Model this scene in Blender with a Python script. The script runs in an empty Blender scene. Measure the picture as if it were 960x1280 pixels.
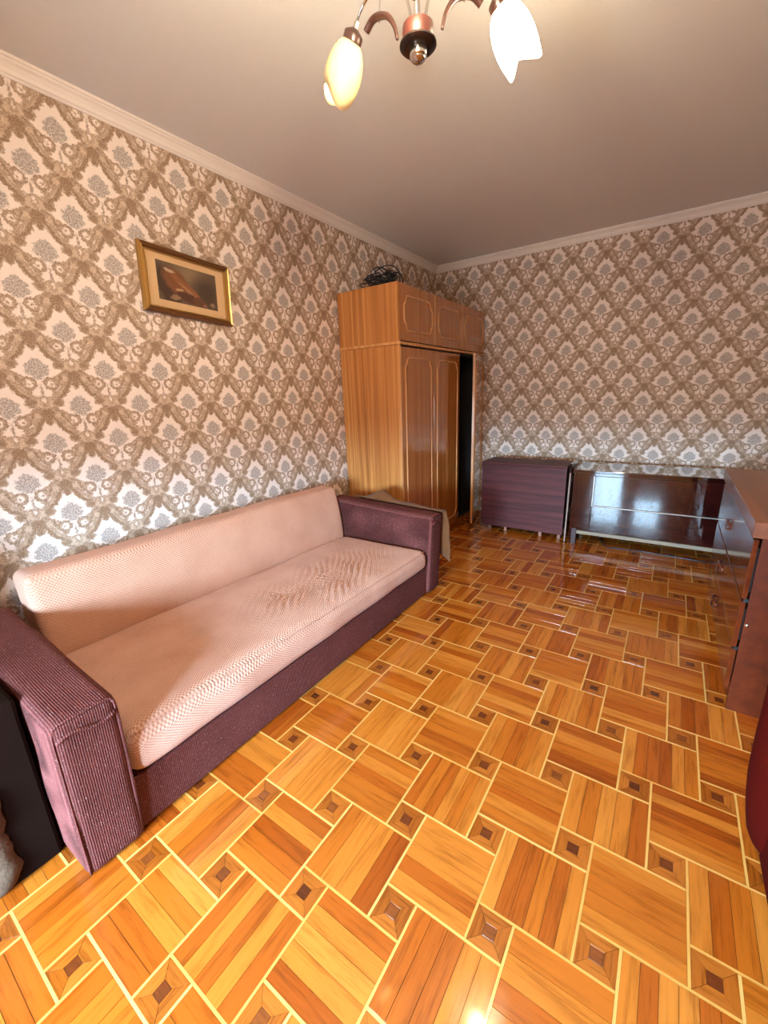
import bpy, bmesh, math, random
from mathutils import Vector, Matrix, noise
random.seed(7)
S = bpy.context.scene
COL = S.collection
PI = math.pi

# ------------------------------------------------------------------ camera
cam_d = bpy.data.cameras.new('camera'); cam = bpy.data.objects.new('camera', cam_d); COL.objects.link(cam)
cam_d.sensor_fit = 'HORIZONTAL'; cam_d.sensor_width = 36.0
cam_d.lens = 518.27 / 960 * 36.0
cam_d.clip_start = 0.02
fw = Vector((-0.547836, 0.791695, -0.27036)); rt = Vector((0.827564, 0.560182, -0.036526)); up = Vector((-0.122533, 0.24375, 0.962066))
cam.matrix_world = Matrix(((rt.x, up.x, -fw.x, 2.27), (rt.y, up.y, -fw.y, 0.0), (rt.z, up.z, -fw.z, 1.3148), (0, 0, 0, 1)))
S.camera = cam

# ------------------------------------------------------------------ light and exposure
S.view_settings.view_transform = 'Standard'; S.view_settings.look = 'None'
S.view_settings.gamma = 1.0; S.view_settings.use_curve_mapping = False
S.view_settings.exposure = -0.08
SKY_STRENGTH = 285.0
SKY_COLOR = (0.50, 0.76, 1.0)
GROUND_COLOR = (0.09, 0.10, 0.11)
LAMP_COLOR = (1.0, 0.82, 0.63)
LAMP_LEFT, LAMP_RIGHT, LAMP_REAR = 8.0, 38.0, 38.0      # watts of the three bulbs
SHADE_GLOW = {172: 0.12, 51: 50.0, 292: 280.0}           # radiance of the lit opal shades
SHADE_COLOR = (1.0, 0.83, 0.56)
W = bpy.data.worlds.new('sky'); S.world = W; W.use_nodes = True
_nt = W.node_tree; _nt.nodes.clear()
_o = _nt.nodes.new('ShaderNodeOutputWorld'); _b = _nt.nodes.new('ShaderNodeBackground')
_t = _nt.nodes.new('ShaderNodeTexCoord'); _s = _nt.nodes.new('ShaderNodeSeparateXYZ'); _r = _nt.nodes.new('ShaderNodeValToRGB')
_nt.links.new(_t.outputs['Generated'], _s.inputs[0]); _nt.links.new(_s.outputs['Z'], _r.inputs[0])
_r.color_ramp.elements[0].position = 0.0; _r.color_ramp.elements[0].color = (*GROUND_COLOR, 1)
_r.color_ramp.elements[1].position = 0.06; _r.color_ramp.elements[1].color = (*SKY_COLOR, 1)
_nt.links.new(_r.outputs[0], _b.inputs[0]); _b.inputs[1].default_value = SKY_STRENGTH; _nt.links.new(_b.outputs[0], _o.inputs[0])
S.cycles.use_denoising = True
S.cycles.max_bounces = 8; S.cycles.diffuse_bounces = 5; S.cycles.glossy_bounces = 4; S.cycles.transparent_max_bounces = 8
S.cycles.caustics_reflective = False; S.cycles.caustics_refractive = False
S.cycles.sample_clamp_indirect = 6.0
WIN_Y = -1.30
OPENINGS = [(1.12, 1.68, 0.20, 2.20, 1.25), (1.84, 2.32, 0.72, 2.20, 1.25)]   # x0 x1 z0 z1, blind bottom
for (x0, x1, z0, z1, zb) in OPENINGS:      # portals: guide the daylight through the two window openings
    L = bpy.data.lights.new('daylight_portal', 'AREA'); L.shape = 'RECTANGLE'; L.size = x1 - x0; L.size_y = z1 - z0
    L.cycles.is_portal = True
    o = bpy.data.objects.new('daylight_portal', L); COL.objects.link(o)
    o.location = ((x0 + x1) / 2, WIN_Y - 0.16, (z0 + z1) / 2); o.rotation_euler = (PI / 2, 0, 0)

# ------------------------------------------------------------------ material helpers
def lin(r, g, b):
    f = lambda c: (c / 255 / 12.92) if c / 255 <= 0.04045 else ((c / 255 + 0.055) / 1.055) ** 2.4
    return (f(r), f(g), f(b), 1)

class NT:
    def __init__(s, name):
        s.m = bpy.data.materials.new(name); s.m.use_nodes = True; s.t = s.m.node_tree; s.t.nodes.clear()
        s.out = s.n('ShaderNodeOutputMaterial')
    def n(s, typ, **kw):
        x = s.t.nodes.new(typ)
        for k, v in kw.items(): setattr(x, k, v)
        return x
    def l(s, a, b): s.t.links.new(a, b)
    def put(s, sock, v):
        if hasattr(v, 'is_linked'): s.l(v, sock)
        else: sock.default_value = v
    def math(s, op, a, b=0.0, c=None, clamp=False):
        x = s.n('ShaderNodeMath', operation=op, use_clamp=clamp); s.put(x.inputs[0], a); s.put(x.inputs[1], b)
        if c is not None: s.put(x.inputs[2], c)
        return x.outputs[0]
    def vmath(s, op, a, b=None):
        x = s.n('ShaderNodeVectorMath', operation=op); s.put(x.inputs[0], a)
        if b is not None: s.put(x.inputs[1], b)
        return x.outputs['Value'] if op == 'LENGTH' else x.outputs[0]
    def comb(s, x, y, z=0.0):
        c = s.n('ShaderNodeCombineXYZ'); s.put(c.inputs[0], x); s.put(c.inputs[1], y); s.put(c.inputs[2], z); return c.outputs[0]
    def sep(s, v):
        c = s.n('ShaderNodeSeparateXYZ'); s.put(c.inputs[0], v); return c.outputs
    def coord(s, k='Object'): return s.n('ShaderNodeTexCoord').outputs[k]
    def mapping(s, v, loc=(0, 0, 0), rot=(0, 0, 0), sc=(1, 1, 1), typ='POINT'):
        m = s.n('ShaderNodeMapping', vector_type=typ); s.put(m.inputs[0], v)
        m.inputs['Location'].default_value = loc; m.inputs['Rotation'].default_value = rot; m.inputs['Scale'].default_value = sc
        return m.outputs[0]
    def noise(s, v, scale=5, detail=3, rough=.5, out='Fac', dim='3D', w=None):
        x = s.n('ShaderNodeTexNoise', noise_dimensions=dim)
        if v is not None: s.put(x.inputs['Vector'], v)
        x.inputs['Scale'].default_value = scale; x.inputs['Detail'].default_value = detail; x.inputs['Roughness'].default_value = rough
        return x.outputs[out]
    def ramp(s, f, stops, interp='LINEAR'):
        r = s.n('ShaderNodeValToRGB'); r.color_ramp.interpolation = interp; s.put(r.inputs[0], f)
        e = r.color_ramp.elements
        while len(e) < len(stops): e.new(0.5)
        for i, (p, c) in enumerate(stops): e[i].position = p; e[i].color = c
        return r.outputs[0]
    def mix(s, f, a, b, typ='MIX'):
        x = s.n('ShaderNodeMix', data_type='RGBA', blend_type=typ); s.put(x.inputs[0], f); s.put(x.inputs[6], a); s.put(x.inputs[7], b)
        return x.outputs[2]
    def bump(s, h, strength=.3, dist=.01, normal=None):
        b = s.n('ShaderNodeBump'); b.inputs['Strength'].default_value = strength; b.inputs['Distance'].default_value = dist
        s.put(b.inputs['Height'], h)
        if normal is not None: s.l(normal, b.inputs['Normal'])
        return b.outputs[0]
    def principled(s, color, rough=.5, metal=0., normal=None, coat=0., coat_rough=.05, spec=None, sheen=0.):
        p = s.n('ShaderNodeBsdfPrincipled'); s.put(p.inputs['Base Color'], color); s.put(p.inputs['Roughness'], rough)
        p.inputs['Metallic'].default_value = metal
        p.inputs['Coat Weight'].default_value = coat; p.inputs['Coat Roughness'].default_value = coat_rough
        if spec is not None: p.inputs['Specular IOR Level'].default_value = spec
        if sheen: p.inputs['Sheen Weight'].default_value = sheen
        if normal is not None: s.l(normal, p.inputs['Normal'])
        s.l(p.outputs[0], s.out.inputs[0]); return p

def plain(name, c, rough=.5, metal=0., nscale=60., nstr=.03, coat=0., spec=None):
    t = NT(name); v = t.coord(); n = t.noise(v, nscale, 3)
    col = t.mix(t.math('MULTIPLY', n, .18), c, tuple(x * .75 for x in c[:3]) + (1,))
    t.principled(col, rough, metal, t.bump(n, nstr, .003), coat, spec=spec); return t.m

def wood(name, dark, mid, light, sc=(30, 30, 1.0), rough=.35, coat=0., coat_rough=.06, contrast=1., fine=1.0, spec=None):
    t = NT(name); v = t.mapping(t.coord(), sc=sc)
    n1 = t.noise(v, 1.0, 4, .55); n2 = t.noise(t.mapping(t.coord(), sc=tuple(k * 6 for k in sc)), 1.0, 3, .6)
    f = t.math('ADD', t.math('MULTIPLY', n1, .75), t.math('MULTIPLY', n2, .25 * fine))
    col = t.ramp(f, [(.5 - .18 / contrast, dark), (.5, mid), (.5 + .18 / contrast, light)])
    t.principled(col, rough, 0, t.bump(n2, .04, .002), coat, coat_rough, spec); return t.m

# wallpaper: damask medallions printed in a half-drop repeat, 26.65 cm wide and 31.6 cm high
PW, PH = 0.2665, 0.3160
def motif_group():
    g = bpy.data.node_groups.new('damask_motif', 'ShaderNodeTree')
    g.interface.new_socket('P', in_out='INPUT', socket_type='NodeSocketVector')
    for k in ('Light', 'Dark', 'Flower'): g.interface.new_socket(k, in_out='OUTPUT', socket_type='NodeSocketFloat')
    gi = g.nodes.new('NodeGroupInput'); go = g.nodes.new('NodeGroupOutput')
    def ab(v):
        sx = g.nodes.new('ShaderNodeSeparateXYZ'); g.links.new(v, sx.inputs[0])
        a = g.nodes.new('ShaderNodeMath'); a.operation = 'ABSOLUTE'; g.links.new(sx.outputs[0], a.inputs[0])
        c = g.nodes.new('ShaderNodeCombineXYZ'); g.links.new(a.outputs[0], c.inputs[0]); g.links.new(sx.outputs[1], c.inputs[1])
        return c.outputs[0]
    sym = ab(gi.outputs[0])
    def ell(cx, cy, rx, ry, rot=0.):          # signed, in millimetres (approx)
        m = g.nodes.new('ShaderNodeMapping'); m.vector_type = 'TEXTURE'; g.links.new(sym, m.inputs[0])
        m.inputs['Location'].default_value = (cx, cy, 0); m.inputs['Rotation'].default_value = (0, 0, math.radians(rot)); m.inputs['Scale'].default_value = (rx, ry, 1)
        l = g.nodes.new('ShaderNodeVectorMath'); l.operation = 'LENGTH'; g.links.new(m.outputs[0], l.inputs[0])
        s = g.nodes.new('ShaderNodeMath'); s.operation = 'MULTIPLY_ADD'; g.links.new(l.outputs['Value'], s.inputs[0])
        s.inputs[1].default_value = min(rx, ry); s.inputs[2].default_value = -min(rx, ry)
        return s.outputs[0]
    def op(o, a, b):
        s = g.nodes.new('ShaderNodeMath'); s.operation = o; g.links.new(a, s.inputs[0])
        if hasattr(b, 'is_linked'): g.links.new(b, s.inputs[1])
        else: s.inputs[1].default_value = b
        return s.outputs[0]
    def union(L):
        r = L[0]
        for x in L[1:]: r = op('MINIMUM', r, x)
        return r
    def ring(a, w): return op('SUBTRACT', op('ABSOLUTE', a, 0.0), w)
    vol = ell(39, -58, 27, 25)
    light = union([vol, ell(80, -68, 29, 50, -29), ell(54, -98, 30, 20, 25), ell(106, -36, 18, 32, -30),
                   ell(0, -144, 46, 36), ell(48, -136, 25, 21), ell(30, -183, 44, 26, -28), ell(64, -202, 22, 24, 10), ell(0, -192, 25, 42)])
    dark = union([ell(92, -80, 8, 40, -29), ell(70, -110, 26, 8, 32), ell(48, -137, 17, 13), ell(0, -186, 26, 24), ell(0, -214, 12, 22),
                  ring(vol, 2.6), ell(112, -46, 6, 24, -28), ell(0, -88, 4.5, 26), ell(58, -196, 6, 20, 24), ell(32, -166, 14, 5, -30)])
    hole = union([ell(39, -58, 15, 14), ell(19, -97, 20, 9, -18), ell(24, -172, 15, 6, 20), ell(0, -126, 6, 13), ell(70, -62, 5.5, 26, -30), ell(92, -40, 3.5, 16, -30)])
    hole = op('MAXIMUM', hole, op('SUBTRACT', 0, 0) if False else op('MULTIPLY', ell(41, -60, 5.5, 5), -1.0))
    flower = union([ell(0, 2, 26, 30), ell(24, -8, 20, 16), ell(14, 24, 14, 14), ell(30, 14, 12, 10), ell(0, -26, 22, 14), ell(6, 38, 8, 9)])
    light = op('MAXIMUM', light, op('MULTIPLY', hole, -1.0))
    for k, q in zip(('Light', 'Dark', 'Flower'), (light, dark, flower)): g.links.new(q, go.inputs[k])
    return g
MOTIF = motif_group()
def wallpaper(name, axis, h0, z0=1.6333):
    t = NT(name); o = t.sep(t.coord()); h = o[axis]; z = o[2]
    wob = t.noise(t.coord(), 95, 2, .6, 'Color'); wob = t.vmath('SUBTRACT', wob, (.5, .5, .5)); wob = t.vmath('SCALE', wob); wob.node.inputs['Scale'].default_value = 27.0
    outs = []
    for sh in (0.0, 0.5):
        fx = t.math('SUBTRACT', t.math('FRACT', t.math('ADD', t.math('DIVIDE', t.math('SUBTRACT', h, h0), PW), .5 + sh)), .5)
        fz = t.math('SUBTRACT', t.math('FRACT', t.math('ADD', t.math('DIVIDE', t.math('SUBTRACT', z, z0 - 0.088), PH), .5 + sh)), .5)
        p = t.comb(t.math('MULTIPLY', fx, PW * 1000), t.math('SUBTRACT', t.math('MULTIPLY', fz, PH * 1000), 88.0))
        p = t.vmath('ADD', p, wob)
        gnode = t.n('ShaderNodeGroup'); gnode.node_tree = MOTIF; t.l(p, gnode.inputs[0]); outs.append(gnode.outputs)
    m = {k: t.math('MINIMUM', outs[0][k], outs[1][k]) for k in ('Light', 'Dark', 'Flower')}
    msk = lambda s, soft: t.math('SUBTRACT', .5, t.math('DIVIDE', s, soft), clamp=True)
    fine = t.noise(t.coord(), 170, 3, .65)
    sp = t.ramp(fine, [(.42, (0, 0, 0, 1)), (.60, (1, 1, 1, 1))])
    cream = t.mix(t.noise(t.coord(), 14, 2), lin(240, 224, 214), lin(246, 233, 226))
    br = t.mix(sp, lin(168, 139, 115), lin(206, 182, 160))
    dk = t.mix(sp, lin(134, 104, 80), lin(164, 136, 112))
    fl = t.mix(sp, lin(156, 141, 133), lin(218, 205, 197))
    depth = t.math('MULTIPLY_ADD', m['Light'], 1 / 13., 1.0, clamp=True); depth = t.math('ADD', t.math('MULTIPLY', depth, .8), t.math('MULTIPLY', t.noise(t.coord(), 55, 2), .35), clamp=True)
    br = t.mix(depth, t.mix(sp, lin(202, 176, 153), lin(228, 208, 190)), t.mix(sp, lin(146, 117, 93), lin(184, 157, 133)))
    c = t.mix(msk(m['Flower'], 5), cream, fl);
    c = t.mix(msk(m['Light'], 5), c, br); c = t.mix(t.math('MULTIPLY', msk(m['Dark'], 5), .85), c, dk)
    t.principled(c, .62, 0, t.bump(t.math('ADD', msk(m['Light'], 8), t.math('MULTIPLY', fine, .4)), .10, .002), spec=.3)
    return t.m

def parquet(name, kind):
    t = NT(name); uv = t.n('ShaderNodeUVMap').outputs[0]
    oi = t.n('ShaderNodeObjectInfo'); at = t.n('ShaderNodeAttribute', attribute_name='tint')
    rnd = t.math('FRACT', t.math('ADD', t.math('MULTIPLY', oi.outputs['Random'], 7.31), at.outputs['Fac']))
    off = t.comb(t.math('MULTIPLY', rnd, 13.7), t.math('MULTIPLY', rnd, 31.3), 0)
    v = t.vmath('ADD', uv, off)
    if kind == 'plank':
        g1 = t.noise(t.mapping(v, sc=(5, 48, 1)), 1, 4, .55); g2 = t.noise(t.mapping(v, sc=(16, 260, 1)), 1, 3, .6)
        base = t.ramp(rnd, [(0, lin(190, 110, 50)), (.14, lin(208, 130, 60)), (.3, lin(222, 150, 78)), (.42, lin(196, 114, 50)), (.56, lin(224, 152, 80)), (.68, lin(210, 133, 62)), (.80, lin(232, 164, 92)), (.93, lin(176, 96, 42))], 'CONSTANT')
        f = t.math('ADD', t.math('MULTIPLY', g1, .7), t.math('MULTIPLY', g2, .3))
        sh = t.ramp(f, [(.34, (.62, .55, .48, 1)), (.5, (1, 1, 1, 1)), (.68, (1.12, 1.1, 1.06, 1))])
    elif kind == 'wedge':
        g1 = t.noise(t.mapping(v, sc=(9, 120, 1)), 1, 4, .6)
        base = t.ramp(rnd, [(0, lin(188, 122, 62)), (.25, lin(170, 106, 50)), (.5, lin(198, 132, 70)), (.75, lin(178, 114, 58))], 'CONSTANT')
        sh = t.ramp(g1, [(.35, (.66, .6, .55, 1)), (.5, (1, 1, 1, 1)), (.68, (1.12, 1.1, 1.08, 1))])
    elif kind == 'block':
        g1 = t.noise(t.mapping(v, sc=(20, 150, 1)), 1, 3, .6)
        base = t.ramp(rnd, [(0, lin(112, 60, 32)), (.4, lin(136, 78, 40)), (.75, lin(96, 50, 28))], 'CONSTANT')
        sh = t.ramp(g1, [(.35, (.75, .7, .66, 1)), (.6, (1.08, 1.05, 1, 1))])
    else:
        g1 = t.noise(t.mapping(v, sc=(14, 200, 1)), 1, 3, .6)
        base = t.ramp(rnd, [(0, lin(244, 196, 122)), (.5, lin(238, 184, 108)), (.8, lin(248, 206, 136))], 'CONSTANT')
        sh = t.ramp(g1, [(.35, (.86, .84, .8, 1)), (.55, (1.04, 1.03, 1, 1))])
    col = t.mix(1.0, t.mix(1.0, base, sh, 'MULTIPLY'), {'plank': (.60, .42, .19, 1), 'wedge': (.64, .43, .20, 1), 'block': (.75, .6, .45, 1), 'batten': (.72, .60, .42, 1)}[kind], 'MULTIPLY')
    geo = t.n('ShaderNodeNewGeometry').outputs['Position']
    wav = t.noise(t.mapping(geo, sc=(9, 9, 9)), 1, 2, .5); wav2 = t.noise(geo, 60, 2, .5)
    nrm = t.bump(t.math('ADD', wav, t.math('MULTIPLY', wav2, .05)), .06, .02)
    rough = t.math('ADD', .10, t.math('MULTIPLY', t.noise(geo, 3.5, 3), .07))
    t.principled(col, rough, 0, nrm, .5, .05, .5); return t.m

def fabric(name, c1, c2, freq_a, freq_b, kind='weave', bump=.35, fleck=None, dist=.004):
    t = NT(name); o = t.sep(t.coord()); a = o[1]; b = t.math('ADD', o[0], o[2])
    if kind == 'rib':
        s = t.math('MULTIPLY', t.math('ADD', t.math('SINE', t.math('MULTIPLY', a, 2 * PI * freq_a)), 1.0), .5)
        n = t.noise(t.coord(), 260, 2, .6); h = t.math('ADD', t.math('MULTIPLY', s, .6), t.math('MULTIPLY', n, .6))
    else:
        sa = t.math('SINE', t.math('MULTIPLY', a, 2 * PI * freq_a)); sb = t.math('SINE', t.math('MULTIPLY', b, 2 * PI * freq_b))
        n = t.noise(t.coord(), 220, 2, .6)
        h = t.math('ADD', t.math('MULTIPLY', t.math('ADD', t.math('MULTIPLY', sa, sb), 1.0), .35), t.math('MULTIPLY', n, .5))
    f = t.math('ADD', t.math('MULTIPLY', h, .7), t.math('MULTIPLY', t.noise(t.coord(), 6, 4), .35))
    col = t.ramp(f, [(.30, c1), (.75, c2)])
    if fleck:
        fl = t.ramp(t.noise(t.coord(), 330, 1, .5), [(.68, (0, 0, 0, 1)), (.74, (1, 1, 1, 1))]); col = t.mix(t.math('MULTIPLY', fl, .6), col, fleck)
    t.principled(col, .92, 0, t.bump(h, bump, dist), spec=.12, sheen=.0 if kind == 'rib' else .12); return t.m

M = {}
M['wallpaper_left'] = wallpaper('damask_wallpaper_left', 1, 0.852)
M['wallpaper_back'] = wallpaper('damask_wallpaper_back', 0, 0.7000, 0.7085 + 0.158)
M['ceiling'] = plain('ceiling_paint', lin(226, 224, 221), .8, 0, 30, .04)
M['crown'] = plain('white_moulding', lin(238, 228, 220), .45, 0, 40, .03)
M['subfloor'] = plain('subfloor_board', lin(78, 46, 24), .6)
for k in ('plank', 'wedge', 'block', 'batten'): M[k] = parquet('parquet_' + k, k)
M['veneer'] = wood('striped_walnut_veneer', lin(156, 92, 42), lin(188, 122, 62), lin(210, 148, 84), (38, 38, .5), .38, .1, contrast=1.2)
M['lacquer_door'] = wood('lacquered_door_veneer', lin(150, 88, 36), lin(172, 106, 48), lin(190, 122, 60), (26, 26, .6), .20, .9, .04)
M['lacquer_edge'] = wood('light_edge_veneer', lin(184, 122, 66), lin(206, 146, 88), lin(222, 168, 110), (30, 30, 1), .35, .2)
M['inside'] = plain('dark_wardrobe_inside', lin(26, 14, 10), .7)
M['mahogany'] = wood('polished_dark_mahogany', lin(30, 8, 7), lin(40, 12, 10), lin(52, 18, 14), (1.2, 30, 22), .06, 1.0, .02, spec=.6)
M['table_wood'] = wood('matt_plum_veneer', lin(60, 24, 25), lin(76, 33, 34), lin(92, 43, 42), (1.2, 30, 26), .5, 0., contrast=1.4, spec=.25)
M['table_edge'] = plain('dark_table_edge', lin(58, 34, 34), .5)
M['leg_wood'] = wood('brown_leg_wood', lin(120, 76, 58), lin(140, 92, 70), lin(156, 106, 84), (30, 30, 2), .5)
M['chest_wood'] = wood('red_brown_veneer', lin(66, 23, 8), lin(80, 29, 10), lin(94, 37, 14), (24, 1.2, 24), .30, .25, .08)
M['chest_top'] = wood('paler_brown_top_veneer', lin(98, 52, 32), lin(114, 64, 42), lin(128, 76, 52), (24, 1.2, 24), .30, .25, .08)  # top is a paler brown than the sides and drawers
M['chest_drawer'] = wood('lacquered_drawer_veneer', lin(72, 27, 12), lin(86, 34, 15), lin(98, 42, 20), (24, 1.2, 24), .14, .5, .05)
M['chrome'] = plain('polished_chrome', lin(225, 222, 218), .12, 1.0, 40, .0)
M['strip_metal'] = plain('dull_metal_strip', lin(190, 180, 170), .28, 1.0, 40, .0)
M['cream_strip'] = plain('cream_plinth_strip', lin(136, 120, 98), .5)
M['dull_edge'] = plain('worn_pale_edge', lin(150, 128, 116), .6)
M['black'] = plain('black_rubber', lin(18, 16, 18), .45)
M['cable'] = plain('black_cable_sheath', lin(22, 22, 28), .38)
M['gold'] = plain('antique_gold_frame', lin(196, 154, 88), .32, .65, 90, .12)
M['frame_dark'] = plain('brown_frame_wood', lin(110, 70, 38), .4, .2, 60, .08)
M['mat'] = plain('beige_picture_mount', lin(214, 176, 132), .75)
M['seat_fabric'] = fabric('peach_woven_upholstery', lin(168, 114, 90), lin(220, 178, 160), 72, 105, bump=.5, dist=.005)
M['back_fabric'] = fabric('peach_backrest_upholstery', lin(174, 120, 96), lin(214, 166, 142), 72, 105, bump=.45, dist=.005)
M['rib_fabric'] = fabric('plum_ribbed_upholstery', lin(56, 24, 22), lin(104, 56, 52), 170, 1, 'rib', .5, lin(190, 165, 165), dist=.003)
M['burlap'] = fabric('brown_burlap_cloth', lin(66, 38, 20), lin(112, 70, 40), 180, 180, bump=.4, dist=.002)
M['plush'] = plain('grey_brown_plush', lin(92, 74, 60), .95, 0, 70, 1.0, spec=.1)
M['gap_shade'] = plain('shaded_gap_black', lin(24, 12, 8), .9, spec=.04)  # near-black that paints the shade beside the near sofa arm
M['maroon'] = plain('dark_maroon_upholstery', lin(60, 6, 2), .95, 0, 120, .12, spec=.05)
M['wood_ring'] = wood('red_stained_wood', lin(50, 20, 13), lin(62, 25, 16), lin(72, 30, 20), (30, 30, 30), .45, .0)
M['dark_wood'] = wood('dark_walnut_stain', lin(44, 22, 16), lin(56, 28, 20), lin(68, 36, 26), (40, 40, 40), .35, .2)
M['gunmetal'] = plain('dark_polished_metal', lin(70, 58, 54), .22, .9, 40, 0.)
M['blind'] = plain('opaque_roller_blind', lin(206, 198, 188), .8)
M['window_white'] = plain('white_window_paint', lin(228, 228, 226), .4)
M['paint_wall'] = M['wallpaper_back']

def glass():
    t = NT('window_glass'); tr = t.n('ShaderNodeBsdfTransparent'); gl = t.n('ShaderNodeBsdfGlossy'); gl.inputs['Roughness'].default_value = .02
    mx = t.n('ShaderNodeMixShader'); fr = t.n('ShaderNodeFresnel'); fr.inputs[0].default_value = 1.35
    t.l(fr.outputs[0], mx.inputs[0]); t.l(tr.outputs[0], mx.inputs[1]); t.l(gl.outputs[0], mx.inputs[2]); t.l(mx.outputs[0], t.out.inputs[0]); return t.m
M['glass'] = glass()
def opal(name, glow):
    t = NT(name); d = t.n('ShaderNodeBsdfDiffuse'); d.inputs[0].default_value = lin(236, 208, 148)
    g = t.n('ShaderNodeBsdfGlossy'); g.inputs['Roughness'].default_value = .25
    b = t.n('ShaderNodeMixShader'); b.inputs[0].default_value = .06
    em = t.n('ShaderNodeEmission'); em.inputs[0].default_value = (*SHADE_COLOR, 1); em.inputs[1].default_value = glow
    a = t.n('ShaderNodeAddShader'); t.l(d.outputs[0], b.inputs[1]); t.l(g.outputs[0], b.inputs[2]); t.l(b.outputs[0], a.inputs[0]); t.l(em.outputs[0], a.inputs[1]); t.l(a.outputs[0], t.out.inputs[0]); return t.m
def bulb_mat(name, e):
    t = NT(name); em = t.n('ShaderNodeEmission'); em.inputs[0].default_value = (*LAMP_COLOR, 1); em.inputs[1].default_value = e; t.l(em.outputs[0], t.out.inputs[0]); return t.m

# ------------------------------------------------------------------ mesh helpers
def new_obj(name, bm, mat, parent=None, loc=None, smooth=None):
    me = bpy.data.meshes.new(name); bm.normal_update(); bm.to_mesh(me); bm.free()
    me.materials.append(M[mat] if isinstance(mat, str) else mat)
    o = bpy.data.objects.new(name, me); COL.objects.link(o)
    if parent is not None:
        base = Vector(parent.get('base', (0, 0, 0)))
        me.transform(Matrix.Translation(-base)); o.parent = parent
    if smooth:
        for p in me.polygons: p.use_smooth = True
        if smooth is not True: me.set_sharp_from_angle(angle=math.radians(smooth))
    return o
def thing(name, label, cat, base, group=None):
    o = bpy.data.objects.new(name, None); o.empty_display_size = .1; COL.objects.link(o); o.location = base
    o['label'] = label; o['category'] = cat
    if group: o['group'] = group
    o['base'] = tuple(base); return o
def tag(o, label, cat, group=None):
    o['label'] = label; o['category'] = cat
    if group: o['group'] = group
    return o
def struct(name, bm, mat, parent=None, smooth=None):
    o = new_obj(name, bm, mat, parent, smooth=smooth)
    if parent is None: o['kind'] = 'structure'
    return o
def merge(bm, other):
    me = bpy.data.meshes.new('tmp'); other.to_mesh(me); other.free(); bm.from_mesh(me); bpy.data.meshes.remove(me)
def box(bm, x0, x1, y0, y1, z0, z1, bev=0., seg=2, mtx=None):
    b = bmesh.new(); bmesh.ops.create_cube(b, size=1.0)
    for v in b.verts: v.co = Vector((x0 + (v.co.x + .5) * (x1 - x0), y0 + (v.co.y + .5) * (y1 - y0), z0 + (v.co.z + .5) * (z1 - z0)))
    if bev: bmesh.ops.bevel(b, geom=b.edges[:], offset=bev, segments=seg, profile=.5, affect='EDGES')
    if mtx is not None: b.transform(mtx)
    merge(bm, b); return bm
def B(*a, **k): return box(bmesh.new(), *a, **k)
def tube(bm, pts, r, n=8, closed=False, cap=True, radii=None, flat=None):
    pts = [Vector(p) for p in pts]; N = len(pts); rings = []; ref = None
    for i, p in enumerate(pts):
        a = pts[(i - 1) % N] if (closed or i > 0) else p; c = pts[(i + 1) % N] if (closed or i < N - 1) else p
        d = (c - a).normalized()
        if ref is None:
            ref = d.orthogonal().normalized() if flat is None else (Vector(flat) - d * Vector(flat).dot(d)).normalized()
        else: ref = (ref - d * ref.dot(d)).normalized()
        s = d.cross(ref); rr = radii[i] if radii else r
        ra, rb = (rr if not isinstance(rr, tuple) else rr[0]), (rr if not isinstance(rr, tuple) else rr[1])
        rings.append([bm.verts.new(p + ref * (math.cos(2 * PI * k / n) * ra) + s * (math.sin(2 * PI * k / n) * rb)) for k in range(n)])
    for i in range(N if closed else N - 1):
        A, C = rings[i], rings[(i + 1) % N]
        for k in range(n): bm.faces.new((A[k], A[(k + 1) % n], C[(k + 1) % n], C[k]))
    if cap and not closed: bm.faces.new(rings[0][::-1]); bm.faces.new(rings[-1])
    return bm
def lathe(bm, prof, n=24, mtx=None, cap=False):
    rings = [[Vector((r * math.cos(2 * PI * k / n), r * math.sin(2 * PI * k / n), z)) for k in range(n)] for r, z in prof]
    V = [[bm.verts.new(mtx @ p if mtx is not None else p) for p in R] for R in rings]
    for A, C in zip(V, V[1:]):
        for k in range(n): bm.faces.new((A[k], A[(k + 1) % n], C[(k + 1) % n], C[k]))
    if cap: bm.faces.new(V[0][::-1]); bm.faces.new(V[-1])
    bmesh.ops.recalc_face_normals(bm, faces=bm.faces[:]); return bm
def softbox(x0, x1, y0, y1, z0, z1, r, n=(20, 20, 12), disp=None, rz=4):
    def axis(a, b, m):
        e = [r * (1 - math.cos(PI / 2 * i / rz)) for i in range(rz)]
        mid = [a + r + (b - a - 2 * r) * i / m for i in range(m + 1)]
        return [a + q for q in e] + mid + [b - q for q in e[::-1]]
    ax = [axis(x0, x1, n[0]), axis(y0, y1, n[1]), axis(z0, z1, n[2])]; lo = (x0, y0, z0); hi = (x1, y1, z1)
    bm = bmesh.new(); cache = {}
    def vert(p):
        k = tuple(round(q, 5) for q in p)
        if k in cache: return cache[k]
        c = Vector([min(max(p[i], lo[i] + r), hi[i] - r) for i in range(3)]); d = Vector(p) - c
        q = c + d.normalized() * r if d.length > 1e-9 else Vector(p); nn = d.normalized() if d.length > 1e-9 else Vector((0, 0, 1))
        if disp: q = disp(q, nn)
        cache[k] = bm.verts.new(q); return cache[k]
    for i in range(3):
        j, k = (i + 1) % 3, (i + 2) % 3
        for side in (0, 1):
            for a in range(len(ax[j]) - 1):
                for b in range(len(ax[k]) - 1):
                    q = []
                    for (u, w) in ((a, b), (a + 1, b), (a + 1, b + 1), (a, b + 1)):
                        p = [0, 0, 0]; p[i] = hi[i] if side else lo[i]; p[j] = ax[j][u]; p[k] = ax[k][w]; q.append(vert(p))
                    if len(set(q)) == 4:
                        try: bm.faces.new(q if side else q[::-1])
                        except ValueError: pass
    return bm
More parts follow.
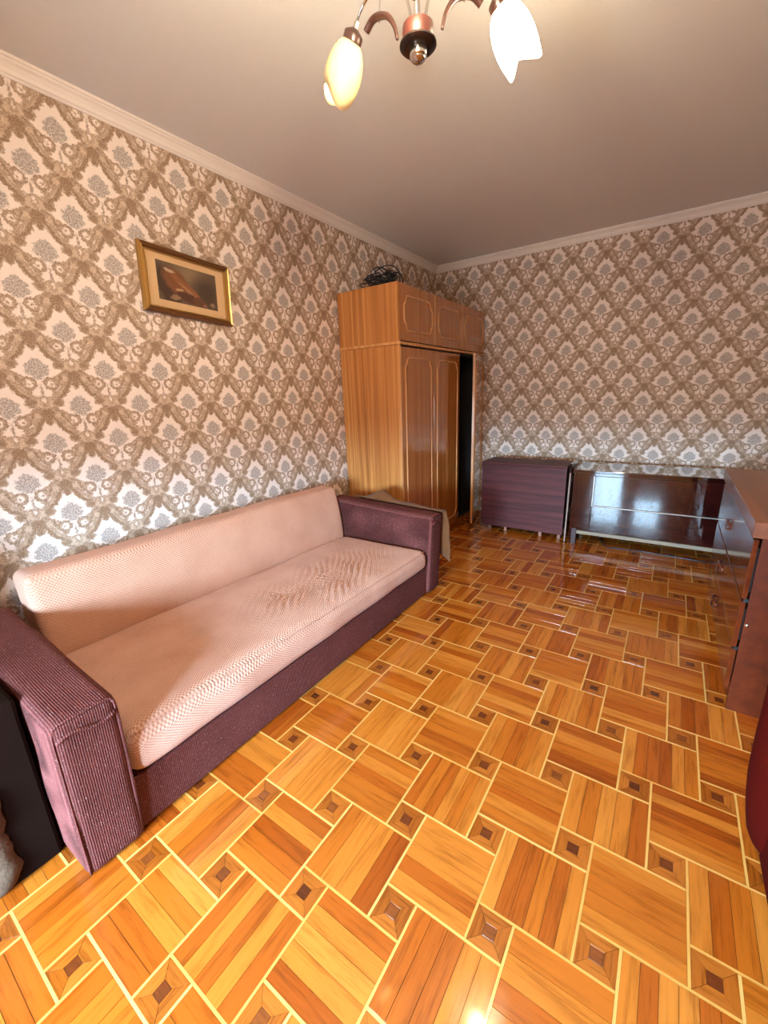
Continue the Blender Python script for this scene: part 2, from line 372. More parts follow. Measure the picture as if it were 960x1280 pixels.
def NZ(p, s): return noise.noise(Vector(p) * s)

# ------------------------------------------------------------------ room shell
RX, YB, H = 3.10, 4.4184, 2.60
struct('wall_left', B(-.12, 0, WIN_Y - .2, YB + .12, -.05, H + .05), 'wallpaper_left')
struct('wall_back', B(0, RX, YB, YB + .12, -.05, H + .05), 'wallpaper_back')
struct('wall_right', B(RX, RX + .12, WIN_Y - .2, YB + .12, -.05, H + .05), 'wallpaper_left')
bm = bmesh.new()
xs = [0, OPENINGS[0][0], OPENINGS[0][1], OPENINGS[1][0], OPENINGS[1][1], RX]
for i in (0, 2, 4): box(bm, xs[i], xs[i + 1], WIN_Y - .2, WIN_Y, -.05, H + .05)
for (x0, x1, z0, z1, zb) in OPENINGS:
    box(bm, x0, x1, WIN_Y - .2, WIN_Y, -.05, z0); box(bm, x0, x1, WIN_Y - .2, WIN_Y, z1, H + .05)
struct('wall_front', bm, 'wallpaper_back')
struct('ceiling', B(-.12, RX + .12, WIN_Y - .2, YB + .12, H, H + .08), 'ceiling')
for i, (x0, x1, z0, z1, zb) in enumerate(OPENINGS):
    bm = bmesh.new(); f = .045; ya, yb = WIN_Y - .15, WIN_Y - .09
    box(bm, x0, x0 + f, ya, yb, z0, z1, .004); box(bm, x1 - f, x1, ya, yb, z0, z1, .004)
    box(bm, x0, x1, ya, yb, z0, z0 + f, .004); box(bm, x0, x1, ya, yb, z1 - f, z1, .004)
    w = struct('window_%d' % (i + 1), bm, 'window_white')
    new_obj('pane', B(x0 + f, x1 - f, WIN_Y - .122, WIN_Y - .118, z0 + f, z1 - f), 'glass', w)
    bm = B(x0 + .004, x1 - .004, WIN_Y - .03, WIN_Y - .026, zb, z1)
    box(bm, x0 + .004, x1 - .004, WIN_Y - .036, WIN_Y - .02, zb - .02, zb, .004)
    new_obj('roller_blind', bm, 'blind', w)
# crown moulding, profile in (out from wall, down from ceiling)
prof = [(0, .062), (.006, .062), (.009, .054), (.014, .051), (.018, .038), (.027, .024), (.036, .018), (.038, .012), (.044, .010), (.046, 0), (0, 0)]
def crown(name, fn, L0, L1):
    bm = bmesh.new(); A = [bm.verts.new(fn(L0, o, d)) for o, d in prof]; C = [bm.verts.new(fn(L1, o, d)) for o, d in prof]; n = len(prof)
    for k in range(n): bm.faces.new((A[k], A[(k + 1) % n], C[(k + 1) % n], C[k]))
    bm.faces.new(A[::-1]); bm.faces.new(C); bmesh.ops.recalc_face_normals(bm, faces=bm.faces[:]); struct(name, bm, 'crown')
crown('trim_1', lambda t, o, d: (o, t, H - d), WIN_Y, YB)
crown('trim_2', lambda t, o, d: (t, YB - o, H - d), 0.0, RX)
crown('trim_3', lambda t, o, d: (RX - o, t, H - d), WIN_Y, YB)

# ------------------------------------------------------------------ parquet floor
floor = struct('floor', B(-.1, RX + .1, WIN_Y - .2, YB + .1, -.06, -.006), 'subfloor')
TA, TB = 0.2305, 0.0957; BW = 0.0065; TH = .006
OX, OY = 1.5857 - TB / 2, 0.5289 - TB / 2
def slab(bm, poly, uv, z1=0., z0=-TH, tint=None):
    """polygon prism with a slightly eased top edge, uv along the grain"""
    lay = bm.loops.layers.uv.verify(); n = len(poly); cx = sum(p[0] for p in poly) / n; cy = sum(p[1] for p in poly) / n; e = .0003
    def inset(p): d = math.hypot(p[0] - cx, p[1] - cy); return (p[0] + (cx - p[0]) / d * e * 1.4, p[1] + (cy - p[1]) / d * e * 1.4)
    top = [bm.verts.new((*inset(p), z1)) for p in poly]; mid = [bm.verts.new((*p, z1 - e)) for p in poly]; bot = [bm.verts.new((*p, z0)) for p in poly]
    F = [bm.faces.new(top)]
    for a, b in ((mid, top), (bot, mid)):
        for k in range(n): F.append(bm.faces.new((a[k], a[(k + 1) % n], b[(k + 1) % n], b[k])))
    fl = bm.faces.layers.float.get('tint') or (bm.faces.layers.float.new('tint') if tint is not None else None)
    for f in F:
        for l in f.loops: l[lay].uv = uv(l.vert.co.x, l.vert.co.y)
        if tint is not None: f[fl] = tint
BI = TB - BW; CS = .030
def rect(x0, x1, y0, y1): return [(x0, y0), (x1, y0), (x1, y1), (x0, y1)]
gap = .0005
def proto(name, polys_uv, mat):
    bm = bmesh.new()
    for poly, uv in polys_uv: slab(bm, poly, uv)
    me = bpy.data.meshes.new(name); bm.normal_update(); bm.to_mesh(me); bm.free(); me.materials.append(M[mat]); return me
AI = TA - BW; plank_mesh = {}
for nstrip in (4, 5, 6):
    w = AI / nstrip
    plank_mesh[nstrip] = proto('plank', [(rect(gap - AI / 2, AI / 2 - gap, gap - w / 2, w / 2 - gap), lambda x, y: (x, y))], 'plank')
h, c = BI / 2 - gap, CS / 2
wedge_poly = [(-h + gap, -h), (h - gap, -h), (c, -c - gap), (-c, -c - gap)]
wedge_mesh = proto('inlay_wedge', [(wedge_poly, lambda x, y: (x, y))], 'wedge')
block_mesh = proto('inlay_block', [(rect(-c + gap, c - gap, -c + gap, c - gap), lambda x, y: (x, y))], 'block')
BL = TA + TB
batten_mesh = proto('batten', [(rect(-BL / 2 + BW / 2 + gap, BL / 2 - BW / 2 - gap, -BW / 2, BW / 2), lambda x, y: (x, y))], 'batten')
pieces = {'plank': [], 'inlay_wedge': [], 'inlay_block': [], 'batten': []}     # (mesh, x, y, rot)
rp = random.Random(3)
for i in range(-30, 30):
    for j in range(-30, 30):
        x0 = OX + i * TA - j * TB; y0 = OY + i * TB + j * TA
        if not (-.25 < x0 < RX + .2 and WIN_Y - .25 < y0 < YB + .25): continue
        cx, cy = x0 + TB / 2, y0 + TB / 2
        pieces['inlay_block'].append((block_mesh, cx, cy, 0))
        for k in range(4): pieces['inlay_wedge'].append((wedge_mesh, cx, cy, k * PI / 2))
        bx, by = x0 + TB + TA / 2, y0 + TB - TA / 2
        n = rp.choice((4, 5, 5, 5, 6)); w = AI / n; rot = 0 if (i + j) % 2 == 0 else PI / 2
        for k in range(n):
            o = -AI / 2 + w * (k + .5)
            pieces['plank'].append((plank_mesh[n], bx - math.sin(rot) * o, by + math.cos(rot) * o, rot + (PI if rp.random() < .5 else 0)))
        pieces['batten'].append((batten_mesh, x0 + BL / 2, y0 + TB, 0)); pieces['batten'].append((batten_mesh, x0, y0 + BL / 2, PI / 2))
def seen(x, y):
    d = Vector((x - 2.27, y, -1.3148)); z = d.dot(fw)
    if z < .2: return 0
    px = 480 + 518.27 * d.dot(rt) / z; py = 640 - 518.27 * d.dot(up) / z
    if not (-15 < px < 975 and 500 < py < 1295): return 0
    if (x < 1.04 and .2 < y < 2.4) or (x < .9 and y < .1) or (x < .56 and y > 2.7) or y > 3.85 or (x > 2.62 and y > 1.98) or (x < .95 and 2.3 < y < 2.7): return 0
    return 1 / d.length
for kind, L in pieces.items():
    mat = {'plank': 'plank', 'inlay_wedge': 'wedge', 'inlay_block': 'block', 'batten': 'batten'}[kind]
    sc = sorted([(seen(p[1], p[2]), k) for k, p in enumerate(L)], reverse=True)
    single = {k for s, k in sc[:300] if s > 0}
    bm = bmesh.new(); lay = None; fl = bm.faces.layers.float.new('tint')
    rr = random.Random(11)
    for k, (me, x, y, rot) in enumerate(L):
        if k in single:
            o = bpy.data.objects.new(kind, me); COL.objects.link(o); o.parent = floor; o.location = (x, y, rr.uniform(-.0003, .0002)); o.rotation_euler = (0, 0, rot)
        else:
            n0 = len(bm.verts); f0 = len(bm.faces); bm.from_mesh(me); bm.verts.ensure_lookup_table(); bm.faces.ensure_lookup_table()
            mx = Matrix.Translation((x, y, rr.uniform(-.0003, .0002))) @ Matrix.Rotation(rot, 4, 'Z')
            for v in bm.verts[n0:]: v.co = mx @ v.co
            tv = rr.random()
            for f in bm.faces[f0:]: f[fl] = tv
    # trim what reaches past the walls
    for co, no in (((0, 0, 0), (-1, 0, 0)), ((RX, 0, 0), (1, 0, 0)), ((0, YB, 0), (0, 1, 0)), ((0, WIN_Y, 0), (0, -1, 0))):
        bmesh.ops.bisect_plane(bm, geom=bm.verts[:] + bm.edges[:] + bm.faces[:], plane_co=co, plane_no=no, clear_outer=True)
    o = new_obj(kind, bm, mat, floor); o['kind'] = 'stuff'

# ------------------------------------------------------------------ wardrobe with the cabinet on top
def mould(bm, x, y0, y1, z0, z1, r=.007, notch=.045, kind='tall'):
    """raised bead with scooped corners on a door that faces +x"""
    pts = []
    def corner(cy, cz, sy, sz):
        q = [(cy, cz - sz * notch * 1.5), (cy + sy * notch * .18, cz - sz * notch * 1.15), (cy + sy * notch * .5, cz - sz * notch * .95), (cy + sy * notch * .62, cz - sz * notch * .55), (cy + sy * notch * .8, cz - sz * notch * .12), (cy + sy * notch * 1.1, cz)]
        return q
    a = corner(y0, z0, 1, -1); b = corner(y1, z0, -1, -1)[::-1]; c2 = corner(y1, z1, -1, 1); d = corner(y0, z1, 1, 1)[::-1]
    for (yy, zz) in a + b + c2 + d: pts.append((x, yy, zz))
    pts2 = []
    for k in range(len(pts)):
        p, q = Vector(pts[k]), Vector(pts[(k + 1) % len(pts)]); m = max(1, int((q - p).length / .25))
        for s in range(m): pts2.append(p.lerp(q, s / m))
    tube(bm, pts2, r, 8, closed=True, flat=(1, 0, 0)); return bm
WX, WY0, WY1, ZS, ZT = .567, 2.735, 4.400, 1.668, 2.082
wd = thing('wardrobe', 'tall brown three-door wardrobe with striped side beside the sofa, one door ajar', 'wardrobe', (.29, 3.57, 0))
wb = WX - .020
new_obj('side_panel', B(.012, wb + .018, WY0, WY0 + .018, .0, ZS, .0015), 'veneer', wd)
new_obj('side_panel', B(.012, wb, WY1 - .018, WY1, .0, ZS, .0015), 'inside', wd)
new_obj('front_edge', B(wb + .018, wb + .022, WY0, WY0 + .02, .0, ZS, .001), 'lacquer_edge', wd)
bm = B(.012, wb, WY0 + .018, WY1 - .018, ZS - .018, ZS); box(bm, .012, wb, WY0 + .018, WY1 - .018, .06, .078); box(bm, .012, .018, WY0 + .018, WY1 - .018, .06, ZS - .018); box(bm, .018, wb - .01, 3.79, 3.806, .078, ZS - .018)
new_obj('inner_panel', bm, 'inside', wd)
new_obj('plinth', B(wb - .03, wb - .008, WY0 + .018, WY1 - .018, 0, .06), 'lacquer_door', wd)
ydiv = [WY0 + .022, 3.277, 3.795, WY1 - .004]
def door(y0, y1, z0, z1, root, kind, hinge=None, ang=0):
    d = new_obj('door', B(wb, WX, y0 + .002, y1 - .002, z0, z1, .002), 'lacquer_door', root)
    bmm = mould(bmesh.new(), WX, y0 + .058, y1 - .05, z0 + .075, z1 - .075)
    mo = new_obj('door_moulding', bmm, 'lacquer_edge', root, smooth=True); mo.parent = None; mo.parent = d
    if hinge is not None:
        base = Vector(root['base']); p = Vector((WX - .01, hinge, 0)) - base
        mt = Matrix.Translation(p) @ Matrix.Rotation(ang, 4, 'Z') @ Matrix.Translation(-p); d.data.transform(mt); mo.data.transform(mt)
    return d
for k in range(3):
    if k < 2: d = door(ydiv[k], ydiv[k + 1], .05, ZS - .012, wd, 'tall')
    else:
        d = door(ydiv[k], ydiv[k + 1], .03, ZS - .012, wd, 'tall', WY1 - .004, math.radians(14))
        base = Vector(wd['base']); p = Vector((WX - .01, WY1 - .004, 0)) - base
        mt = Matrix.Translation(p) @ Matrix.Rotation(math.radians(14), 4, 'Z') @ Matrix.Translation(-p)
        e = new_obj('door_edge', B(wb - .0005, WX + .0005, ydiv[k] - .001, ydiv[k] + .0018, .03, ZS - .012), 'lacquer_edge', wd); e.parent = d; e.data.transform(mt)
        kb = bmesh.new(); lathe(kb, [(.001, 0), (.011, 0), (.011, .004), (.006, .008), (.006, .016), (.010, .02), (.008, .026), (.001, .028)], 12, Matrix.Translation((WX, ydiv[k] + .03, .835)) @ Matrix.Rotation(PI / 2, 4, 'Y'))
        kn = new_obj('door_knob', kb, 'gold', wd, smooth=40); kn.parent = d; kn.data.transform(mt)
hg = bmesh.new(); tube(hg, [(WX + .004, 3.775, .10), (WX + .004, 3.775, .15)], .006, 8); new_obj('hinge', hg, 'strip_metal', wd, smooth=40)

tc = thing('top_cabinet', 'low brown three-door cabinet standing on top of the wardrobe, reaching near the ceiling', 'cabinet', (.29, 3.57, ZS))
new_obj('side_panel', B(.012, WX - .002, WY0, WY0 + .018, ZS + .022, ZT, .0015), 'veneer', tc)
new_obj('side_panel', B(.012, wb, WY1 - .018, WY1, ZS + .022, ZT, .0015), 'veneer', tc)
new_obj('ledge', B(.008, WX + .012, WY0 - .008, WY1, ZS + .001, ZS + .022, .004), 'lacquer_edge', tc)
bm = B(.012, wb, WY0 + .018, WY1 - .018, ZT - .018, ZT - .001); box(bm, .012, .018, WY0 + .018, WY1 - .018, ZS + .022, ZT - .018)
new_obj('top_panel', bm, 'veneer', tc)
yd2 = [WY0 + .020, 3.295, 3.840, WY1 - .002]
for k in range(3): door(yd2[k], yd2[k + 1], ZS + .03, ZT - .002, tc, 'short')
for yy in (yd2[1], yd2[2]): new_obj('edge_bead', tube(bmesh.new(), [(WX - .001, yy, ZS + .032), (WX - .001, yy, ZT - .004)], .005, 6), 'lacquer_edge', tc, smooth=40)
bm = bmesh.new(); lathe(bm, [(.001, 0), (.006, 0), (.006, .003), (.002, .004)], 10, Matrix.Translation((WX, yd2[2] - .03, ZS + .2)) @ Matrix.Rotation(PI / 2, 4, 'Y')); new_obj('lock', bm, 'gold', tc, smooth=40)

# black cord bundle on top
rc = random.Random(5); pts = []
cx, cy, cz = .33, 2.86, ZT + .008
for k in range(15):
    a = rc.uniform(0, 2 * PI); tilt = rc.uniform(.15, 1.35); ra = rc.uniform(.06, .11); n1 = Vector((math.cos(a), math.sin(a), 0)); n2 = Vector((-math.sin(a) * math.cos(tilt), math.cos(a) * math.cos(tilt), math.sin(tilt)))
    ox, oy = rc.uniform(-.05, .05), rc.uniform(-.03, .03)
    for s in range(9):
        t = s / 9 * 2 * PI; p = n1 * (ra * 1.25 * math.cos(t)) + n2 * (ra * math.sin(t)); pts.append(Vector((cx + ox + p.x, cy + oy + p.y * .7, max(cz, cz + .055 + p.z * .95 + rc.uniform(-.006, .006)))))
pts += [Vector((cx + .10, cy + .02, cz + .09)), Vector((cx + .17, cy + .03, cz + .075)), Vector((cx + .185, cy + .03, cz)), Vector((cx + .15, cy + .04, cz))]
def spline(P, m=4, closed=False):
    out = []; N = len(P)
    for i in range(N - 1 if not closed else N):
        p0, p1, p2, p3 = (P[(i - 1) % N] if (closed or i > 0) else P[i]), P[i], P[(i + 1) % N], (P[(i + 2) % N] if (closed or i + 2 < N) else P[(i + 1) % N])
        for s in range(m):
            t = s / m; out.append(.5 * ((2 * p1) + (p2 - p0) * t + (2 * p0 - 5 * p1 + 4 * p2 - p3) * t * t + (3 * p1 - p0 - 3 * p2 + p3) * t ** 3))
    out.append(P[0] if closed else P[-1]); return out if not closed else out[:-1]
sp = spline(pts, 3)
for p in sp: p.z = max(p.z, ZT + .0045)
tag(new_obj('cable', tube(bmesh.new(), sp, .0042, 6), 'cable', smooth=True), 'tangled black cord heaped on top of the wardrobe cabinet', 'cable')

# ------------------------------------------------------------------ framed picture
def painting():
    t = NT('horse_painting_print'); o = t.sep(t.coord()); u = t.math('DIVIDE', o[1], .34); v = t.math('DIVIDE', o[2], .185)   # -.5 .. .5
    wob = t.vmath('SCALE', t.vmath('SUBTRACT', t.noise(t.coord(), 40, 3, .6, 'Color'), (.5, .5, .5))); wob.node.inputs['Scale'].default_value = .10
    p = t.vmath('ADD', t.comb(u, v), wob)
    def e(cx, cy, rx, ry, rot, soft=.18):
        l = t.vmath('LENGTH', t.mapping(p, (cx, cy, 0), (0, 0, math.radians(rot)), (rx, ry, 1), 'TEXTURE')); return t.math('DIVIDE', t.math('SUBTRACT', 1.0 + soft, l), 2 * soft, clamp=True)
    n = t.noise(t.coord(), 25, 4, .6)
    c = t.mix(n, lin(76, 60, 46), lin(122, 100, 78)); c = t.mix(t.math('MULTIPLY', e(.05, .32, .22, .30, 0, .6), .8), c, lin(146, 120, 90))
    c = t.mix(e(.30, -.05, .22, .42, 0, .5), c, lin(66, 50, 40))
    c = t.mix(e(-.34, -.12, .17, .52, 10), c, lin(58, 32, 18)); c = t.mix(e(-.20, .05, .19, .36, 18), c, lin(124, 72, 38))
    c = t.mix(e(-.02, -.06, .085, .46, 38), c, lin(142, 88, 50)); c = t.mix(e(.06, -.20, .03, .34, 40), c, lin(176, 128, 86))
    c = t.mix(e(-.02, -.30, .20, .12, -20), c, lin(78, 40, 24)); c = t.mix(e(.16, -.34, .10, .12, 0), c, lin(98, 58, 36))
    c = t.mix(e(-.30, .31, .09, .035, -20), c, lin(196, 170, 140)); c = t.mix(e(-.16, -.14, .07, .04, 20), c, lin(190, 152, 116)); c = t.mix(e(-.24, -.36, .08, .07, 30), c, lin(150, 116, 84))
    c = t.mix(e(.40, -.36, .05, .06, 0), c, lin(150, 120, 96)); c = t.mix(t.math('MULTIPLY', n, .4), c, lin(70, 44, 28))
    t.principled(c, .55, 0, None, .2, .2); return t.m
pc = thing('framed_picture', 'gold framed dark horse print with beige mount, on the wallpaper over the sofa', 'picture', (.0, 1.485, 1.918))
pw, ph, fwd = .512 / 2, .318 / 2, .026
def rail(y0, z0, y1, z1, iy0, iz0, iy1, iz1):
    bm = bmesh.new(); P = []
    for (t, x) in ((0, .002), (0, .022), (.25, .030), (.5, .026), (.72, .030), (1, .016), (1, .002)):
        P.append((Vector((x, y0 + (iy0 - y0) * t, z0 + (iz0 - z0) * t)), Vector((x, y1 + (iy1 - y1) * t, z1 + (iz1 - z1) * t))))
    A = [bm.verts.new(a) for a, _ in P]; C = [bm.verts.new(b) for _, b in P]
    for k in range(len(P)): bm.faces.new((A[k], A[(k + 1) % len(P)], C[(k + 1) % len(P)], C[k]))
    bm.faces.new(A[::-1]); bm.faces.new(C); bmesh.ops.recalc_face_normals(bm, faces=bm.faces[:]); return bm
co = [(-pw, ph), (pw, ph), (pw, -ph), (-pw, -ph)]; ci = [(-pw + fwd, ph - fwd), (pw - fwd, ph - fwd), (pw - fwd, -ph + fwd), (-pw + fwd, -ph + fwd)]
pc['base'] = (0, 0, 0)
for k in range(4): new_obj('frame_rail', rail(*co[k], *co[(k + 1) % 4], *ci[k], *ci[(k + 1) % 4]), 'gold' if k % 2 else 'frame_dark', pc)
for k in range(4):   # thin inner slip
    a, b = Vector((0, *ci[k])), Vector((0, *ci[(k + 1) % 4])); bm = bmesh.new(); tube(bm, [a * .97 + Vector((.014, 0, 0)), b * .97 + Vector((.014, 0, 0))], .004, 6); new_obj('slip', bm, 'gold', pc)
new_obj('mount', B(.003, .010, -pw + fwd - .004, pw - fwd + .004, -ph + fwd - .004, ph - fwd + .004), 'mat', pc)
new_obj('print', B(.0095, .0115, -.17, .17, -.0925 + .003, .0925 + .003), painting(), pc)
pc['base'] = (0, 1.485, 1.918); pc.rotation_euler = (math.radians(-3.0), 0, 0)

# ------------------------------------------------------------------ sofa
sf = thing('sofa', 'long peach fabric sofa with plum ribbed arms along the left wall', 'sofa', (.62, 1.31, 0))
new_obj('base', B(.16, 1.03, .372, 2.262, .012, .20, .006), 'rib_fabric', sf)
for (x, y) in ((.22, .45), (.98, .45), (.22, 2.18), (.98, 2.18)): new_obj('foot', B(x - .03, x + .03, y - .03, y + .03, 0, .014), 'black', sf)
def seat_d(p, n):
    t = min(max((p.z - .19) / .17, 0), 1); s = (p.y - .4) / 1.86
    q = p.copy(); q.z += t * (-.040 * s + .012 * math.sin(PI * min(max((p.x - .33) / .72, 0), 1)) * math.sin(PI * min(max(s, 0), 1)))
    if n.z > .3:
        w = max(0, 1 - ((p.x - .80) / .24) ** 2) * max(0, 1 - ((p.y - 1.55) / .62) ** 2)
        ph_ = (p.y * 1.0 + (p.x - .8) * 1.4) * 115 + 5 * NZ((p.x, p.y, 0), 5)
        q.z += w * (.015 * max(0, math.sin(ph_) * (.35 + .65 * (NZ((p.x, p.y, 2), 6) + .5))) - .006)
        q.z += .006 * NZ((p.x * 1.0, p.y, 1), 3.5)
        d = math.hypot((p.x - .72) / .05, (p.y - 1.27) / .09); q.z -= .012 * math.exp(-d * d) * (1 + math.sin((p.x + p.y) * 160) * .5)
    elif n.x > .3:
        q.x += .006 * NZ((0, p.y, p.z), 5) + .008 * math.sin(PI * min(max((p.z - .19) / .17, 0), 1))
    return q
seat = new_obj('seat_cushion', softbox(.335, 1.04, .378, 2.258, .195, .365, .052, (44, 190, 6), seat_d), 'seat_fabric', sf, smooth=True)
bm = bmesh.new(); tube(bm, [seat_d(Vector((1.026, .40 + 1.84 * k / 60, .350)), Vector((.7, 0, .7))) + Vector((.002, 0, .001)) for k in range(61)], .0032, 6)
sm = new_obj('seam', bm, 'seat_fabric', sf, smooth=True); sm.parent = seat
def back_d(p, n):
    t = (p.z - .28) / .41; q = p.copy(); q.x += -.062 * t + .006 * NZ((p.x, p.y, p.z), 3.0)
    if n.x > .3: q.x += .014 * math.sin(PI * min(max(t, 0), 1))
    q.z += .006 * NZ((p.y, 3, 0), 2.5) * max(0, t); return q
back = new_obj('backrest', softbox(.19, .350, .415, 2.258, .285, .688, .036, (6, 60, 14), back_d), 'back_fabric', sf, smooth=True)
bm = bmesh.new(); tube(bm, [back_d(Vector((.325, .44 + 1.80 * k / 40, .683)), Vector((.7, 0, .7))) for k in range(41)], .003, 6)
sm = new_obj('seam', bm, 'back_fabric', sf, smooth=True); sm.parent = back
def arm(y0, y1, ztop, drop, seed):
    def d(p, n):
        q = p.copy(); t = p.z / ztop
        q.z -= drop * t * max(0, (p.x - .25) / .82); q.x -= .03 * (1 - t) * (1 if p.x > .6 else 0)
        k = (.006 if seed < 5 else .0025) * NZ((p.x * .8, p.y, p.z * 1.0 + seed), 5)
        return q + n * k
    a = new_obj('arm', softbox(.20, 1.08, y0, y1, .004, ztop, .026, (44, 10, 28), d), 'rib_fabric', sf, smooth=True)
    pts = []
    for (yy, zz) in ((y0 + .008, .02), (y0 + .006, .20), (y0 + .006, .40), (y0 + .008, ztop - .03), (y0 + .03, ztop - .006), ((y0 + y1) / 2, ztop - .004), (y1 - .03, ztop - .006), (y1 - .008, ztop - .03), (y1 - .006, .40), (y1 - .006, .2), (y1 - .008, .02)):
        pts.append(d(Vector((1.074, yy, zz)), Vector((0, 0, 0))))
    s = new_obj('piping', tube(bmesh.new(), spline(pts, 4), .0045, 6), 'rib_fabric', sf, smooth=True); s.parent = a
    bm = bmesh.new(); tube(bm, [d(Vector((1.081, y0 + .01 + (y1 - y0 - .02) * k / 8, ztop - .055 + .012 * math.sin(k * .8))), Vector((0, 0, 0))) for k in range(9)], .006, 6)
    s = new_obj('cover_fold', bm, 'rib_fabric', sf, smooth=True); s.parent = a
arm(.212, .374, .582, .038, 0.); arm(2.262, 2.405, .592, .038, 9.)

# burlap cloth hanging behind the far arm
def cloth():
    bm = bmesh.new(); NX, NTT = 46, 30; g = []
    for i in range(NX + 1):
        s = i / NX; x = .36 + .74 * s; row = []
        top = .585 + .075 * math.exp(-((x - .58) / .10) ** 2) + .012 * math.exp(-((x - .82) / .1) ** 2) - .022 * s
        bot = .46 - .26 * max(0, (s - .25) / .75) ** .8 if s > .25 else .46
        for j in range(NTT + 1):
            t = j / NTT
            if t < .15:                                   # lies on the arm
                q = t / .15; y = 2.375 + .045 * q; z = (.596 - .033 * s) * (1 - q) + top * q
            else:
                q = (t - .15) / .85; z = top + (bot - top) * q; y = 2.42 + .02 * q + .018 * math.sin(x * 30 + 2 * q) * q + .02 * NZ((x, q, 4), 4) * q
            row.append(bm.verts.new((x + (.02 * NZ((x, t, 8), 3) + (.03 * t * s)), y, z)))
        g.append(row)
    for i in range(NX):
        for j in range(NTT): bm.faces.new((g[i][j], g[i + 1][j], g[i + 1][j + 1], g[i][j + 1]))
    return bm
cl = tag(new_obj('burlap_cloth', cloth(), 'burlap', smooth=True), 'brown burlap cloth draped behind the far sofa arm next to the wardrobe', 'cloth')
md = cl.modifiers.new('thickness', 'SOLIDIFY'); md.thickness = .006; md.offset = 1

# ------------------------------------------------------------------ armchair under a throw, at the left edge
ac = thing('covered_armchair', 'grey-brown plush covered seat at the left edge, in front of the near sofa arm', 'armchair', (.55, -.32, 0))
def plush_d(p, n):
    q = p.copy(); k = .020 * NZ((p.x, p.y, p.z), 7) + .010 * NZ((p.x, p.y, p.z + 5), 18) + .004 * NZ((p.x, p.y, p.z + 9), 60)
    return q + n * k
new_obj('throw', softbox(.24, .905, -.78, .120, .006, .60, .06, (34, 44, 30), plush_d), 'plush', ac, smooth=True)
new_obj('base', B(.26, .885, -.74, .205, .004, .56, .01), 'gap_shade', ac)  # near-black box stands in for the shade between throw and sofa arm
new_obj('back_cushion', softbox(.10, .36, -.74, .05, .03, .86, .07, (10, 20, 20), plush_d), 'plush', ac, smooth=True)

# ------------------------------------------------------------------ folded table
ft = thing('folding_table', 'folded plum drop-leaf table against the back wall beside the wardrobe', 'table', (1.19, 3.96, 0))
tx0, tx1, ty0, ty1 = .812, 1.575, 3.800, 4.115
new_obj('table_top', B(tx0 - .004, tx1 + .004, ty0 - .004, ty1 + .004, .652, .672, .003), 'table_wood', ft)
new_obj('leaf', B(tx0, tx1, ty0, ty0 + .018, .046, .650, .002), 'table_wood', ft)
new_obj('leaf', B(tx0, tx1, ty1 - .018, ty1, .046, .650, .002), 'table_wood', ft)
new_obj('end_panel', B(tx0 + .02, tx0 + .038, ty0 + .02, ty1 - .02, .06, .652), 'table_edge', ft)
new_obj('end_panel', B(tx1 - .038, tx1 - .02, ty0 + .02, ty1 - .02, .06, .652), 'table_edge', ft)
for x in (tx0 + .07, 1.04, 1.366, tx1 - .045): 
    for y in (ty0 + .021, ty1 - .046): new_obj('leg', B(x, x + .027, y, y + .025, 0, .64, .002), 'leg_wood', ft)

# loose board between table and sideboard
mt = Matrix.Translation((1.604, 3.98, 0)) @ Matrix.Rotation(math.radians(.4), 4, 'Y')
bm = B(-.006, .010, -.215, .21, .004, .700, .0015, mtx=mt)
bd = thing('loose_board', 'thin dark board with a pale edge standing between folded table and sideboard', 'board', (1.603, 3.98, 0))
new_obj('panel', bm, 'mahogany', bd); new_obj('edge_band', B(-.004, .007, -.218, -.2155, .004, .62, mtx=mt), 'dull_edge', bd)

# ------------------------------------------------------------------ low polished sideboard
sb = thing('sideboard', 'low glossy dark mahogany sideboard under the wallpapered back wall', 'sideboard', (2.2, 3.98, 0))
kx0, kx1, ky, kyb = 1.640, 2.80, 3.757, 4.20
new_obj('top_panel', B(kx0 - .004, kx1, ky - .008, kyb, .636, .656, .003), 'mahogany', sb)
new_obj('side_panel', B(kx0, kx0 + .018, ky, kyb, .0, .636, .002), 'mahogany', sb)
new_obj('side_panel', B(kx1 - .018, kx1, ky, kyb, .0, .636, .002), 'mahogany', sb)
new_obj('back_panel', B(kx0 + .018, kx1 - .018, kyb - .012, kyb - .004, .13, .636), 'inside', sb)
new_obj('bottom_panel', B(kx0 + .018, kx1 - .018, ky + .02, kyb - .012, .126, .142), 'mahogany', sb)
new_obj('stile', B(kx0 + .018, 1.792, ky - .004, ky + .014, .142, .634, .002), 'mahogany', sb)
dr = new_obj('door', B(1.804, 2.66, ky - .004, ky + .014, .362, .612, .002), 'mahogany', sb)
e = new_obj('edge_strip', B(1.794, 1.803, ky - .008, ky + .004, .362, .610, .001), 'strip_metal', sb); e.parent = dr
new_obj('header_rail', B(1.794, 2.66, ky, ky + .018, .614, .634, .001), 'mahogany', sb)
dr = new_obj('drawer', B(1.794, 2.66, ky - .004, ky + .014, .144, .352, .002), 'mahogany', sb)
e = new_obj('edge_strip', B(1.794, 2.66, ky - .009, ky + .004, .353, .360, .001), 'strip_metal', sb); e.parent = dr
new_obj('stile', B(2.662, kx1 - .018, ky - .004, ky + .014, .142, .634, .002), 'mahogany', sb)
new_obj('plinth_strip', B(kx0 + .05, kx1 - .02, ky + .014, ky + .03, .092, .122, .002), 'cream_strip', sb)
for x in (kx0 + .005, kx1 - .07):
    new_obj('foot', B(x, x + .05, ky + .004, ky + .05, 0, .14, .003), 'table_edge', sb)
